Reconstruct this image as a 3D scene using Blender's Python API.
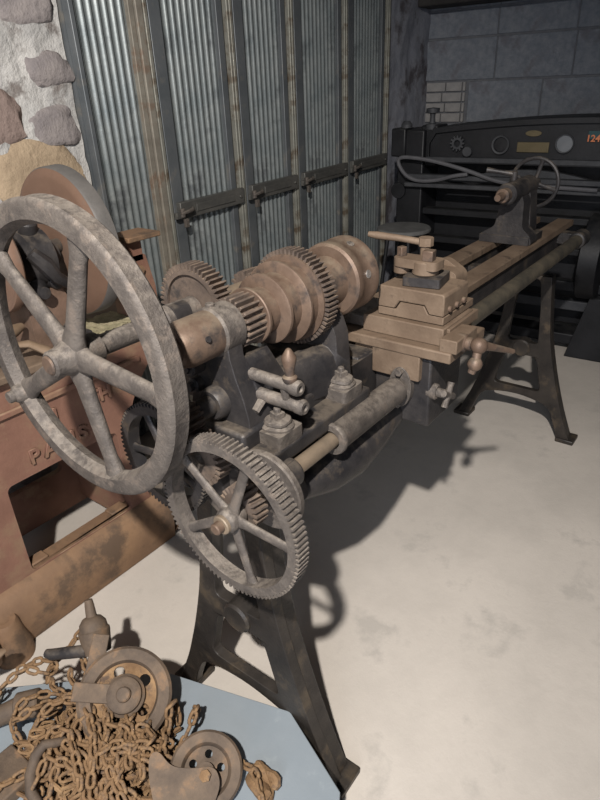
import bpy, bmesh, math, random
from mathutils import Vector, Matrix, noise
from mathutils.geometry import tessellate_polygon
for o in list(bpy.data.objects): bpy.data.objects.remove(o)
S = bpy.context.scene; COL = S.collection
V = Vector; PI = math.pi; cos, sin = math.cos, math.sin
random.seed(7)
# ------------------------------------------------------------------ camera, light, exposure
cam = bpy.data.cameras.new('camera'); camo = bpy.data.objects.new('camera', cam); COL.objects.link(camo)
cam.sensor_fit = 'HORIZONTAL'; cam.sensor_width = 36; cam.lens = 36; cam.clip_start = .02
R_ = V((.6040, -.7960, -.0390)); U_ = V((.3910, .2530, .8850)); B_ = V((-.6950, -.5490, .4640))
m = Matrix.Identity(4)
for i in range(3): m[i][0] = R_[i]; m[i][1] = U_[i]; m[i][2] = B_[i]
m.translation = V((0, 0, 1.6)); camo.matrix_world = m; S.camera = camo
w = bpy.data.worlds.new('world'); S.world = w; w.use_nodes = True
w.node_tree.nodes['Background'].inputs[0].default_value = (.50, .60, .88, 1)
w.node_tree.nodes['Background'].inputs[1].default_value = .10
def light(kind, name, loc, target, power, color, size=.1, sy=None, spot=None):
    l = bpy.data.lights.new(name, kind); l.energy = power; l.color = color
    if kind == 'AREA':
        l.size = size
        if sy: l.shape = 'RECTANGLE'; l.size_y = sy
    else: l.shadow_soft_size = size
    o = bpy.data.objects.new(name, l); COL.objects.link(o); o.location = loc
    o.rotation_euler = (V(target) - V(loc)).to_track_quat('-Z', 'Y').to_euler()
    if spot: l.spot_size = spot; l.spot_blend = .8
    return o
KEY = V((-.78, -.27, 2.95))
light('SPOT', 'key_lamp', KEY, (.9, 1.5, .85), 700, (1, .945, .89), .04, spot=math.radians(92))
light('AREA', 'doorway_light', (-1.6, -.6, 1.5), (1.6, .8, .8), 46, (.82, .88, 1), 1.1, 1.9)
S.view_settings.view_transform = 'Standard'; S.view_settings.look = 'None'
S.view_settings.gamma = 1; S.view_settings.use_curve_mapping = False; S.view_settings.exposure = 0
# ------------------------------------------------------------------ materials
def mat(name, c1, c2, scale=8, rough=.75, metal=0, bump=.3, bscale=60, c3=None, t3=.62, s3=3, spec=.4, bdist=.004, dust=None, dustpos=.55, k=1):
    c1, c2, c3, dust = [tuple(x * k for x in c) if c else c for c in (c1, c2, c3, dust)]
    M = bpy.data.materials.new(name); M.use_nodes = True; N = M.node_tree.nodes; K = M.node_tree.links
    bs = N['Principled BSDF']; bs.inputs['Roughness'].default_value = rough; bs.inputs['Metallic'].default_value = metal
    bs.inputs['Specular IOR Level'].default_value = spec
    tc = N.new('ShaderNodeTexCoord')
    def noi(s, d=6):
        n = N.new('ShaderNodeTexNoise'); n.inputs['Scale'].default_value = s; n.inputs['Detail'].default_value = d
        n.inputs['Roughness'].default_value = .65; K.new(tc.outputs['Object'], n.inputs['Vector']); return n
    n1 = noi(scale); r1 = N.new('ShaderNodeValToRGB'); K.new(n1.outputs[0], r1.inputs[0])
    r1.color_ramp.elements[0].position = .35; r1.color_ramp.elements[1].position = .65
    r1.color_ramp.elements[0].color = (*c1, 1); r1.color_ramp.elements[1].color = (*c2, 1)
    out = r1.outputs[0]
    def mixin(out, c, fac):
        mx = N.new('ShaderNodeMix'); mx.data_type = 'RGBA'; K.new(fac, mx.inputs[0]); K.new(out, mx.inputs[6])
        mx.inputs[7].default_value = (*c, 1); return mx.outputs[2]
    def ramp(src, a, b):
        r = N.new('ShaderNodeMapRange'); r.inputs[1].default_value = a; r.inputs[2].default_value = b; K.new(src, r.inputs[0]); return r.outputs[0]
    if c3: out = mixin(out, c3, ramp(noi(s3).outputs[0], t3 - .06, t3 + .06))
    if dust:      # dust that has settled on faces that look up
        g = N.new('ShaderNodeNewGeometry'); sx = N.new('ShaderNodeSeparateXYZ'); K.new(g.outputs['Normal'], sx.inputs[0])
        a = N.new('ShaderNodeMath'); a.operation = 'MULTIPLY'; K.new(sx.outputs[2], a.inputs[0]); K.new(ramp(noi(scale * 2.2).outputs[0], .3, .62), a.inputs[1])
        out = mixin(out, dust, ramp(a.outputs[0], dustpos - .25, dustpos + .35))
    K.new(out, bs.inputs['Base Color'])
    if bump:
        nb = noi(bscale, 5); b = N.new('ShaderNodeBump'); b.inputs['Strength'].default_value = bump; b.inputs['Distance'].default_value = bdist
        K.new(nb.outputs[0], b.inputs['Height']); K.new(b.outputs[0], bs.inputs['Normal'])
    return M
IRON = mat('dusty_cast_iron', (.105, .090, .080), (.20, .172, .148), 24, .62, .25, .6, 150, c3=(.25, .205, .17), t3=.6, s3=34, dust=(.30, .26, .22), dustpos=.5, k=0.66)
DARK = mat('blackened_cast_iron', (.022, .021, .023), (.06, .054, .052), 10, .5, .2, .35, 90, c3=(.10, .08, .062), t3=.64, s3=14, dust=(.15, .125, .10), dustpos=.62, k=0.8)
LEGM = mat('black_painted_cast_iron', (.022, .019, .017), (.05, .042, .035), 9, .45, .1, .3, 80, c3=(.085, .065, .045), t3=.6, s3=12, k=0.85)
TAN = mat('dusty_machined_steel', (.27, .185, .125), (.43, .31, .215), 9, .68, .15, .25, 130, c3=(.17, .12, .085), t3=.64, s3=16, k=0.43)
BROWN = mat('rust_filmed_steel', (.16, .105, .075), (.29, .20, .145), 9, .55, .35, .2, 130, c3=(.10, .08, .07), t3=.58, s3=13, dust=(.33, .26, .19), k=0.62)
GEARM = mat('worn_gear_iron', (.13, .10, .085), (.27, .205, .16), 12, .6, .3, .3, 140, c3=(.09, .078, .072), t3=.58, s3=18, dust=(.36, .27, .2), k=0.66)
ROD = mat('dusty_steel_rod', (.24, .19, .14), (.40, .31, .22), 12, .5, .4, .15, 120, k=0.7)
REDP = mat('rusted_red_paint', (.18, .090, .062), (.26, .135, .092), 5, .72, 0, .3, 70, c3=(.26, .16, .10), t3=.57, s3=7, dust=(.33, .23, .15), k=0.85)
REDL = mat('rusted_beam_brown', (.20, .12, .072), (.30, .18, .10), 5, .75, 0, .35, 60, c3=(.13, .085, .055), t3=.56, s3=6, k=0.8)
DISC = mat('rust_brown_disc', (.12, .070, .046), (.165, .098, .066), 4, .7, .1, .15, 90, c3=(.13, .095, .075), t3=.6, s3=5)
CHAIN = mat('rusty_chain', (.22, .125, .06), (.42, .26, .13), 22, .85, 0, .5, 200, c3=(.15, .10, .07), t3=.6, s3=30, k=0.6)
PULL = mat('rusty_pulley_iron', (.12, .088, .065), (.24, .17, .115), 14, .75, .1, .4, 110, c3=(.34, .21, .12), t3=.62, s3=18, k=0.55)
TRAYM = mat('blue_grey_painted_sheet', (.28, .325, .36), (.32, .365, .40), 5, .5, 0, .08, 90, c3=(.36, .41, .44), t3=.66, s3=20, k=0.7)
LOCK = mat('blue_grey_locker_steel', (.15, .175, .18), (.25, .27, .265), 5, .42, .35, .12, 60, c3=(.10, .11, .115), t3=.6, s3=4, k=1.0)
LOCKF = mat('locker_frame_steel', (.10, .112, .12), (.155, .165, .17), 4, .45, .3, .12, 60, c3=(.2, .19, .17), t3=.62, s3=9, k=1.05)
LOCKP = mat('pale_worn_strip', (.36, .36, .31), (.50, .49, .42), 8, .5, .3, .15, 60, c3=(.22, .17, .12), t3=.56, s3=9, k=0.6)
LOCKR = mat('rust_stained_strip', (.19, .17, .14), (.28, .26, .215), 10, .6, .2, .2, 60, c3=(.19, .125, .085), t3=.58, s3=8)
BARM = mat('latch_bar_steel', (.09, .09, .085), (.16, .155, .14), 8, .5, .4, .2, 90)
CONC = mat('concrete_floor', (.50, .46, .41), (.60, .55, .49), 2.5, .9, 0, .25, 45, c3=(.465, .43, .385), t3=.62, s3=5, spec=.2, k=0.92)
PLAS = mat('lime_plaster', (.50, .49, .47), (.70, .68, .64), 7, .95, 0, .9, 25, c3=(.27, .24, .22), t3=.6, s3=9, spec=.1, bdist=.015, k=0.78)
PLASG = mat('grey_stained_plaster', (.26, .27, .31), (.40, .41, .45), 4, .95, 0, .6, 25, c3=(.14, .13, .14), t3=.55, s3=4, spec=.1, bdist=.01, k=0.9)
STONES = [mat('stone_grey', (.20, .18, .18), (.32, .285, .27), 9, .95, 0, .9, 30, spec=.1, bdist=.01),
          mat('stone_tan', (.33, .25, .17), (.44, .34, .23), 7, .95, 0, .9, 30, spec=.1, bdist=.01),
          mat('stone_reddish', (.22, .165, .145), (.30, .23, .20), 9, .95, 0, .9, 30, spec=.1, bdist=.01)]
BLOCK = mat('concrete_block', (.20, .22, .25), (.29, .305, .33), 20, .95, 0, 1, 70, spec=.1, c3=(.2, .2, .22), t3=.6, s3=6, bdist=.008)
BRICK = mat('pale_brick', (.42, .41, .40), (.52, .50, .48), 15, .95, 0, .5, 60, spec=.1, k=0.75)
MORT = mat('dark_mortar', (.15, .155, .17), (.20, .205, .215), 15, .95, 0, .8, 50, spec=.1)
BEAM = mat('soot_dark_timber', (.035, .032, .03), (.06, .055, .05), 6, .9, 0, .5, 40)
MACH = mat('blackened_machine_paint', (.014, .015, .018), (.030, .031, .036), 6, .5, .1, .2, 60, dust=(.06, .06, .06), k=0.5)
MACHP = mat('dusty_panel_metal', (.05, .053, .06), (.085, .088, .095), 12, .6, .1, .2, 60, k=0.65)
DIAL = mat('dial_face', (.17, .185, .2), (.21, .22, .235), 10, .4, 0, 0, k=0.8)
HOSE = mat('grey_rubber_hose', (.10, .10, .11), (.14, .14, .15), 10, .7, 0, .1, 60, k=0.75)
BRASS = mat('brass_label', (.16, .13, .07), (.2, .16, .09), 10, .5, .4, .1, 60, k=0.7)
ORNG = mat('orange_numeral', (.55, .16, .06), (.6, .2, .08), 10, .5, 0, 0)
TEAL = mat('dark_teal_paint', (.01, .05, .055), (.012, .06, .065), 10, .5, 0, 0)
WOOD = mat('greasy_worn_wood', (.28, .19, .12), (.38, .27, .18), 9, .6, 0, .2, 60, k=0.6)
STRAW = mat('dry_straw_dust', (.24, .22, .13), (.36, .31, .2), 30, .95, 0, .8, 90)
BRIGHT = mat('bright_screw_steel', (.7, .7, .68), (.8, .8, .78), 20, .25, .9, 0)
KNOB = mat('cream_knob', (.55, .48, .33), (.62, .54, .38), 12, .5, 0, .1, 60, k=0.8)
BLUEM = mat('pale_blue_enamel', (.3, .36, .45), (.36, .42, .5), 12, .5, 0, .1, 60)
# ------------------------------------------------------------------ object helpers
WO = {}
def world_of(o):
    p = V((0, 0, 0))
    while o: p += o.location; o = o.parent
    return p
def thing(name, label, cat, loc, group=None):
    o = bpy.data.objects.new(name, None); COL.objects.link(o); o.location = loc; o.empty_display_size = .05
    o['label'] = label; o['category'] = cat
    if group: o['group'] = group
    return o
def part(name, bm, M, parent=None, bev=0, smooth=35, label=None, kind=None, seg=2):
    bmesh.ops.remove_doubles(bm, verts=bm.verts, dist=1e-6)
    bmesh.ops.recalc_face_normals(bm, faces=bm.faces)
    lo = V((min(v.co[i] for v in bm.verts) for i in range(3))); hi = V((max(v.co[i] for v in bm.verts) for i in range(3)))
    c = V(((lo.x + hi.x) / 2, (lo.y + hi.y) / 2, lo.z if parent is None else (lo.z + hi.z) / 2))
    bmesh.ops.translate(bm, verts=bm.verts, vec=-c)
    me = bpy.data.meshes.new(name); bm.to_mesh(me); bm.free()
    o = bpy.data.objects.new(name, me); COL.objects.link(o); me.materials.append(M)
    if smooth:
        me.polygons.foreach_set('use_smooth', [True] * len(me.polygons)); me.set_sharp_from_angle(angle=math.radians(smooth))
    if parent: o.parent = parent; o.location = c - world_of(parent)
    else: o.location = c
    if bev:
        b = o.modifiers.new('bevel', 'BEVEL'); b.width = bev; b.segments = seg; b.limit_method = 'ANGLE'; b.angle_limit = math.radians(40)
    if label: o['label'] = label
    if kind: o['kind'] = kind
    return o
def single(name, bm, M, label, cat, group=None, **k):
    o = part(name, bm, M, None, **k); o['label'] = label; o['category'] = cat
    if group: o['group'] = group
    return o
B = bmesh.new
def frame(ax):
    w = V(ax).normalized(); t = V((0, 0, 1)) if abs(w.z) < .9 else V((1, 0, 0))
    u = t.cross(w).normalized(); return u, w.cross(u), w
def revolve(bm, p0, ax, prof, seg=32, closed=False):
    u, v, w = frame(ax); p0 = V(p0); rings = []
    for t, r in prof:
        if r < 1e-5: rings.append([bm.verts.new(p0 + w * t)])
        else: rings.append([bm.verts.new(p0 + w * t + (u * cos(a) + v * sin(a)) * r) for a in (2 * PI * k / seg for k in range(seg))])
    prs = list(zip(rings[:-1], rings[1:])) + ([(rings[-1], rings[0])] if closed else [])
    for A, C in prs:
        for k in range(seg):
            k2 = (k + 1) % seg
            f = [A[k % len(A)], A[k2 % len(A)], C[k2 % len(C)], C[k % len(C)]]
            g = []
            for q in f:
                if q not in g: g.append(q)
            if len(g) > 2:
                try: bm.faces.new(g)
                except ValueError: pass
    return bm
def cyl(bm, a, b, r, seg=20, r2=None, ch=0):
    a = V(a); b = V(b); L = (b - a).length; r2 = r if r2 is None else r2
    pr = [(0, 0), (0, r - ch), (ch, r), (L - ch, r2), (L, r2 - ch), (L, 0)] if ch else [(0, 0), (0, r), (L, r2), (L, 0)]
    return revolve(bm, a, b - a, pr, seg)
def ball(bm, c, r, seg=16):
    return revolve(bm, V(c) - V((0, 0, r)), (0, 0, 1), [(r - r * cos(PI * k / 8), r * sin(PI * k / 8) if 0 < k < 8 else 0) for k in range(9)], seg)
def tube(bm, pts, r, seg=8, closed=False, sy=1, up=None):
    pts = [V(p) for p in pts]; n = len(pts); rs = r if isinstance(r, (list, tuple)) else [r] * n; rings = []; u = None
    for i in range(n):
        if closed: d = pts[(i + 1) % n] - pts[i - 1]
        else: d = pts[min(i + 1, n - 1)] - pts[max(i - 1, 0)]
        d.normalize()
        if up is not None: u = V(up) - d * V(up).dot(d); u.normalize()
        elif u is None: u = frame(d)[0]
        else: u = (u - d * u.dot(d)).normalized()
        v = d.cross(u)
        rings.append([bm.verts.new(pts[i] + (u * cos(a) * sy + v * sin(a)) * rs[i]) for a in (2 * PI * k / seg for k in range(seg))])
    for i in range(n if closed else n - 1):
        A = rings[i]; C = rings[(i + 1) % n]
        for k in range(seg): bm.faces.new([A[k], A[(k + 1) % seg], C[(k + 1) % seg], C[k]])
    if not closed: bm.faces.new(rings[0][::-1]); bm.faces.new(rings[-1])
    return bm
def box(bm, lo, hi, M=None):
    vs = [bm.verts.new((x, y, z)) for x in (lo[0], hi[0]) for y in (lo[1], hi[1]) for z in (lo[2], hi[2])]
    if M is not None:
        for v in vs: v.co = M @ v.co
    for f in ((0, 1, 3, 2), (4, 6, 7, 5), (0, 4, 5, 1), (2, 3, 7, 6), (0, 2, 6, 4), (1, 5, 7, 3)): bm.faces.new([vs[i] for i in f])
    return bm
def bar(bm, a, b, w, h, up=(0, 0, 1), w2=None, h2=None):
    a = V(a); b = V(b); d = (b - a).normalized(); s = d.cross(V(up)).normalized(); u = s.cross(d); w2 = w2 or w; h2 = h2 or h
    vs = []
    for p, ww, hh in ((a, w, h), (b, w2, h2)):
        for sx, sz in ((-1, -1), (1, -1), (1, 1), (-1, 1)): vs.append(bm.verts.new(p + s * sx * ww / 2 + u * sz * hh / 2))
    for f in ((3, 2, 1, 0), (4, 5, 6, 7), (0, 1, 5, 4), (1, 2, 6, 5), (2, 3, 7, 6), (3, 0, 4, 7)): bm.faces.new([vs[i] for i in f])
    return bm
def rpoly(pts, r, n=5):
    out = []; N = len(pts)
    for i, p in enumerate(pts):
        rr = r[i] if isinstance(r, (list, tuple)) else r
        p = V((p[0], p[1])); a = V(pts[i - 1][:2]) - p; b = V(pts[(i + 1) % N][:2]) - p
        if rr <= 0: out.append(p); continue
        la = min(rr, a.length * .45); lb = min(rr, b.length * .45); p0 = p + a.normalized() * la; p1 = p + b.normalized() * lb
        for k in range(n + 1):
            t = k / n; out.append(p0 * (1 - t) ** 2 + p * 2 * t * (1 - t) + p1 * t * t)
    return out
def prism(bm, outer, o, u, v, w, holes=()):
    """flat outline (2D) in the plane o+u*x+v*y, thickened by the vector w"""
    o = V(o); u = V(u); v = V(v); w = V(w); loops = [list(outer)] + [list(h) for h in holes]
    pl = [[V((p[0], p[1], 0)) for p in l] for l in loops]
    tris = tessellate_polygon(pl); flat = [p for l in pl for p in l]
    f0 = [bm.verts.new(o + u * p.x + v * p.y) for p in flat]; f1 = [bm.verts.new(o + u * p.x + v * p.y + w) for p in flat]
    for t in tris:
        for F in (f0, f1):
            try: bm.faces.new([F[i] for i in t])
            except ValueError: pass
    k = 0
    for l in loops:
        n = len(l)
        for i in range(n):
            a, b = k + i, k + (i + 1) % n; bm.faces.new([f0[a], f0[b], f1[b], f1[a]])
        k += n
    return bm
XA, YA, ZA = V((1, 0, 0)), V((0, 1, 0)), V((0, 0, 1))
def yz(bm, outer, x0, x1, holes=()): return prism(bm, outer, (x0, 0, 0), YA, ZA, (x1 - x0, 0, 0), holes)
def xz(bm, outer, y0, y1, holes=()): return prism(bm, outer, (0, y0, 0), XA, ZA, (0, y1 - y0, 0), holes)
def gear(bm, c, rt, n, w, bore, depth=None, twist=0, ax=XA):
    """toothed ring: tip radius rt, n teeth, width w along ax, inner radius bore"""
    u, v, wv = frame(ax); c = V(c); depth = depth or 2.2 * rt * 2 / n * .9; rr = rt - depth
    prof = []
    for k in range(n):
        for f, r in ((-.28, rr), (-.17, rt), (.17, rt), (.28, rr)): prof.append(((k + f) * 2 * PI / n, r))
    rings = []
    for s, tw in ((-w / 2, 0), (w / 2, twist)):
        rings.append([[bm.verts.new(c + wv * s + (u * cos(a + tw) + v * sin(a + tw)) * r) for a, r in prof],
                      [bm.verts.new(c + wv * s + (u * cos(a + tw) + v * sin(a + tw)) * bore) for a, r in prof]])
    (o0, i0), (o1, i1) = rings; N = len(prof)
    for k in range(N):
        j = (k + 1) % N
        bm.faces.new([o0[k], o0[j], o1[j], o1[k]]); bm.faces.new([i0[j], i0[k], i1[k], i1[j]])
        bm.faces.new([o0[j], o0[k], i0[k], i0[j]]); bm.faces.new([o1[k], o1[j], i1[j], i1[k]])
    return bm
def hexnut(bm, c, ax, r, h, n=6, rot=0):
    u, v, w = frame(ax); c = V(c)
    return prism(bm, [(r * cos(2 * PI * k / n + rot), r * sin(2 * PI * k / n + rot)) for k in range(n)], c, u, v, w * h)
def spoke(bm, c, ang, r0, r1, w0, w1, th, x0=0):
    """tapered oval spoke in the plane across X"""
    d = V((0, cos(ang), sin(ang))); c = V(c) + V((x0, 0, 0))
    n = 6; pts = [c + d * (r0 + (r1 - r0) * k / n) for k in range(n + 1)]
    rs = []
    for k in range(n + 1):
        t = k / n; q = w0 + (w1 - w0) * t; rs.append(q * (1 + .35 * max(0, 1 - t * 6) + .45 * max(0, t * 6 - 5)))
    return tube(bm, pts, rs, 12, sy=th, up=XA)
def letters(txt, size, ext, M, parent, origin, right, up, name='cast_lettering', **k):
    cu = bpy.data.curves.new('txt', 'FONT'); cu.body = txt; cu.size = size; cu.extrude = ext; cu.offset = size * .02
    t = bpy.data.objects.new('txt', cu); COL.objects.link(t); bpy.context.view_layer.update()
    me = t.evaluated_get(bpy.context.evaluated_depsgraph_get()).to_mesh()
    bm = B(); bm.from_mesh(me); bpy.data.objects.remove(t)
    r = V(right).normalized(); u = V(up).normalized(); nn = r.cross(u)
    for v in bm.verts: v.co = V(origin) + r * v.co.x + u * v.co.y + nn * v.co.z
    return part(name, bm, M, parent, smooth=0, **k)
# ------------------------------------------------------------------ the room
LD = V((.9977, .0680, 0)); ND = V((-.0680, .9977, 0))        # along the locker wall / towards it
def LP(a, d, z): return LD * a + ND * d + ZA * z
def lbox(bm, a0, a1, d0, d1, z0, z1):
    M = Matrix(((LD.x, ND.x, 0, 0), (LD.y, ND.y, 0, 0), (0, 0, 1, 0), (0, 0, 0, 1)))
    return box(bm, (a0, d0, z0), (a1, d1, z1), M)
def struct(name, bm, M, **k):
    o = part(name, bm, M, **k); o['kind'] = 'structure'; return o
bm = B(); lbox(bm, -2.6, 5.45, -2.6, 2.75, -.1, 0); floor = struct('floor', bm, CONC, smooth=0)
def rough(bm, o, u, v, nu, nv, nrm, amp, sc):
    o = V(o); u = V(u); v = V(v); nrm = V(nrm); g = []
    for i in range(nu + 1):
        g.append([bm.verts.new(o + u * i / nu + v * j / nv) for j in range(nv + 1)])
        for q in g[-1]: q.co += nrm * amp * (noise.noise(q.co * sc) + .5 * noise.noise(q.co * sc * 2.7))
    for i in range(nu):
        for j in range(nv): bm.faces.new([g[i][j], g[i + 1][j], g[i + 1][j + 1], g[i][j + 1]])
    return bm
# wall behind the lockers: rubble stone left of them, stained plaster right of them
bm = B(); lbox(bm, -2.6, 5.45, 2.42, 2.7, 0, 3.2); lbox(bm, -2.6, 1.74, 2.26, 2.42, 0, 3.2)
rough(bm, LP(-1.0, 2.235, 0), LD * 2.755, ZA * 3.2, 110, 110, -ND, .018, 7)
wl = struct('wall_left', bm, PLAS)
bm = B(); lbox(bm, 4.54, 5.4, 2.24, 2.42, 0, 3.2); rough(bm, LP(4.54, 2.22, 0), LD * .8, ZA * 3.2, 40, 90, -ND, .015, 5)
part('plaster_return', bm, PLASG, wl, label='blue-grey stained plaster strip beside the lockers')
def stone(a, z, wa, wz, mi, sub=3, proud=.022):
    bm = B(); bmesh.ops.create_icosphere(bm, subdivisions=sub, radius=1); sd = V((a * 7.3, z * 5.1, mi))
    for v in bm.verts:
        p = v.co.copy(); s = 1 + .32 * noise.noise(p * 1.1 + sd) + .12 * noise.noise(p * 3 + sd)
        q = V((math.copysign(abs(p.x) ** .7, p.x), p.y, math.copysign(abs(p.z) ** .7, p.z))) * s
        v.co = LP(a + q.x * wa, 2.24 + q.y * proud, z + q.z * wz)
    part('stone', bm, STONES[mi], wl, smooth=60)
for s in ((1.62, 1.90, .13, .065, 0), (1.665, 1.69, .10, .06, 0), (1.635, 1.49, .115, .075, 0), (1.39, 1.53, .13, .10, 2), (1.53, 1.315, .21, .12, 1), (1.35, 1.80, .11, .07, 0)): stone(*s)
taken = [(1.5, 1.6)]
for r in range(9):
    a = -.6 + random.uniform(0, .15)
    while a < 1.65:
        z = .12 + r * .235 + random.uniform(-.03, .03); wa = random.uniform(.07, .14)
        if a + wa < 1.72 and not (a > 1.2 and 1.15 < z < 2.1): stone(a, z, wa, random.uniform(.055, .09), random.choice((0, 0, 1, 2)), 2)
        a += wa * 2 + random.uniform(.05, .12)
# back wall of blocks
BA = 5.30
bm = B(); lbox(bm, BA + .012, BA + .2, -2.6, 2.45, 0, 3.2); wb = struct('wall_back', bm, MORT, smooth=0)
rows = [(2.075, 2.40), (1.885, 2.065), (1.585, 1.875), (1.275, 1.575), (.965, 1.265), (.655, .955), (.345, .645), (.035, .335)]
for ri, (z0, z1) in enumerate(rows):
    offs = {1: 2.235, 2: 2.235, 3: 1.86}.get(ri, 2.235 - .27 * (ri % 2))
    d = offs; L = .575
    if ri > 3 and ri % 2: lb = B(); lbox(lb, BA - .004, BA + .03, d + .01, 2.235, z0, z1); part('concrete_block', lb, BLOCK, wb, bev=.005)
    while d > -1.6:
        d1 = d - L; pr = random.uniform(-.004, .006)
        if ri == 1: d1 = d - .57
        bb = B(); lbox(bb, BA - pr, BA + .03, d1 + .004, d - .004, z0 + .002, z1 - .002)
        part('concrete_block', bb, BLOCK, wb, bev=.006); d = d1
for r in range(4):
    z0 = 1.275 + r * .076; c = 2.215
    for k in range(4):
        L = .17 if (k + r) % 2 else .14
        e = max(1.875, c - L)
        if c - e < .02: break
        bb = B(); lbox(bb, BA - .012, BA + .02, e + .006, c - .004, z0 + .005, z0 + .070); part('brick', bb, BRICK, wb, bev=.004); c = e
bm = B(); lbox(bm, 3.0, 5.3, -2.6, 2.22, 2.55, 3.2); lbox(bm, 5.05, 5.3, -2.6, 2.22, 2.09, 2.55); struct('trim_1', bm, BEAM, bev=.01)
bm = B(); lbox(bm, -2.6, 5.45, -2.6, 2.6, 3.2, 3.3); struct('ceiling', bm, BEAM, smooth=0)
bm = B(); lbox(bm, -.6, 5.45, -2.7, -2.6, 0, 3.2); struct('wall_right', bm, PLASG, smooth=0)
# ------------------------------------------------------------------ corrugated steel lockers
def locker(a0, a1, label, first=False):
    t = thing('corrugated_locker', label, 'locker', LP((a0 + a1) / 2, 2.3, 0), 'corrugated steel lockers in a row')
    fw = .085 if not first else .034; H = 2.5
    bm = B(); lbox(bm, a0, a1, 2.235, 2.40, .0, H); part('cabinet_body', bm, LOCKF, t)
    bm = B(); lbox(bm, a0 + .012, a0 + fw, 2.196, 2.235, .03, H - .02); part('door_stile', bm, LOCKF, t, bev=.003)
    rs = a1 - (.085 if first else .10)
    bm = B(); lbox(bm, rs, a1 - .055, 2.2, 2.235, .03, H - .02); part('door_stile', bm, LOCKR if first else LOCKF, t, bev=.003)
    bm = B(); lbox(bm, a1 - (.052 if first else .030), a1 - .014, 2.19, 2.235, 0, H); part('edge_strip', bm, LOCKR if first else LOCKP, t, bev=.004, label=None if not first else 'rust stained edge strip')
    bm = B(); lbox(bm, a1 - .012, a1 + .008, 2.186, 2.235, 0, H); part('edge_strip', bm, LOCKP, t, bev=.003)
    # corrugated sheet
    w = rs - a0 - fw; n = max(5, round(w / .041)); bm = B(); N = n * 8; prev = None
    for i in range(N + 1):
        a = a0 + fw + w * i / N; ph = (i % 8) / 8
        d = 2.222 - .013 * (sin(PI * min(1, ph / .62)) ** .8 if ph < .62 else 0)
        cur = [bm.verts.new(LP(a, d, z)) for z in (.03, 1.25, H - .02)]
        if prev:
            for k in range(2): bm.faces.new([prev[k], cur[k], cur[k + 1], prev[k + 1]])
        prev = cur
    part('corrugated_panel', bm, LOCK, t, smooth=60)
    if not first:
        bm = B(); lbox(bm, a0 + .03, a1 - .03, 2.168, 2.198, 1.035, 1.115); cb = part('crossbar', bm, BARM, t, bev=.004)
        bm = B(); lbox(bm, a0 + .14, a1 - .12, 2.162, 2.168, 1.058, 1.094); lbox(bm, a0 - .02, a0 + .02, 2.15, 2.168, 1.045, 1.075); cyl(bm, LP(a1 - .07, 2.169, 1.075), LP(a1 - .07, 2.158, 1.075), .008, 8)
        part('bar_plate', bm, BARM, cb, bev=.002)
        bm = B(); tube(bm, [LP(a0 + .01, 2.15, 1.07), LP(a0 + .03, 2.135, 1.072), LP(a0 + .08, 2.135, 1.078), LP(a0 + .10, 2.155, 1.08)], .009, 8)
        cyl(bm, LP(a0 + .02, 2.15, 1.05), LP(a0 + .02, 2.15, 1.09), .014, 10); box(bm, (-.012, -.008, -.02), (.012, .008, .02), Matrix.Translation(LP(a0 + .035, 2.145, 1.02)))
        part('latch', bm, IRON, cb, bev=.002)
locker(1.765, 2.165, 'leftmost corrugated steel panel of the lockers, lightest, without a latch bar, beside the stone wall', True)
locker(2.175, 2.74, 'corrugated steel locker with latch bar, right of the rust-streaked strip, above the rear toothed gear')
locker(2.755, 3.28, 'corrugated steel locker with latch bar, third panel from the stone wall, behind the stepped pulley')
locker(3.295, 3.905, 'corrugated steel locker with latch bar, second panel from the right end of the row')
locker(3.92, 4.52, 'darkest corrugated steel locker with latch bar, at the far right end of the row')
# ------------------------------------------------------------------ THE LATHE
lathe = thing('antique_lathe', 'large antique cast-iron metal lathe with spoked flywheel, gears, stepped pulley and splayed legs', 'lathe', (1.8, .82, 0))
SY, SZ = .80, 1.187
# leg stands
def stand(x, th, yr=0):
    c = .80
    out = [(.090, .80), (.105, .66), (.125, .50), (.172, .32), (.225, .16), (.275, .04), (.295, 0), (.230, 0), (.205, .08), (.165, .175), (0, .205)]
    o = [(c - a, b) for a, b in out] + [(c + a, b) for a, b in out[-2::-1]]
    hole1 = rpoly([(c - .118, .235), (c + .118, .235), (c + .076, .41), (c - .076, .41)], .03)
    hole2 = rpoly([(c - .074, .475), (c + .074, .475), (c + .060, .66), (c + .042, .785), (c - .042, .785), (c - .060, .66)], .02)
    bm = B(); yz(bm, [V(p) for p in rpoly(o, [0, .1, .1, .1, .03, .01, 0, 0, .04, .05, .1] + [.05, .04, 0, 0, .01, .03, .1, .1, .1, 0])], x, x + th, [hole1, hole2])
    st = part('leg_stand', bm, LEGM, lathe, bev=.006)
    bm = B(); cyl(bm, (x - .012, c, .445), (x + th + .02, c, .445), .042, 24, ch=.006); part('centre_boss', bm, LEGM, st)
    for s in (-1, 1):
        bm = B()   # stiffening web along the outer edge and a flared foot
        pts = [(c + s * .086, .80), (c + s * .101, .66), (c + s * .121, .50), (c + s * .168, .32), (c + s * .220, .16), (c + s * .268, .04), (c + s * .28, .015)]
        inner = [(a - s * .013, b) for a, b in pts[::-1]]
        pts = [(a, b) for a, b in pts]; pol = rpoly(pts + inner, [0, .1, .1, .1, .1, .1, 0, 0, .1, .1, .1, .1, .1, 0], 4); yz(bm, pol, x + .004, x + .070)
        part('flange', bm, LEGM, st, bev=.003)
        bm = B(); box(bm, (x - .012, c + s * .265 - .045, 0), (x + .08, c + s * .265 + .04, .022)); part('foot', bm, LEGM, st, bev=.005)
stand(.728, .030); stand(2.74, .030)
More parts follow.
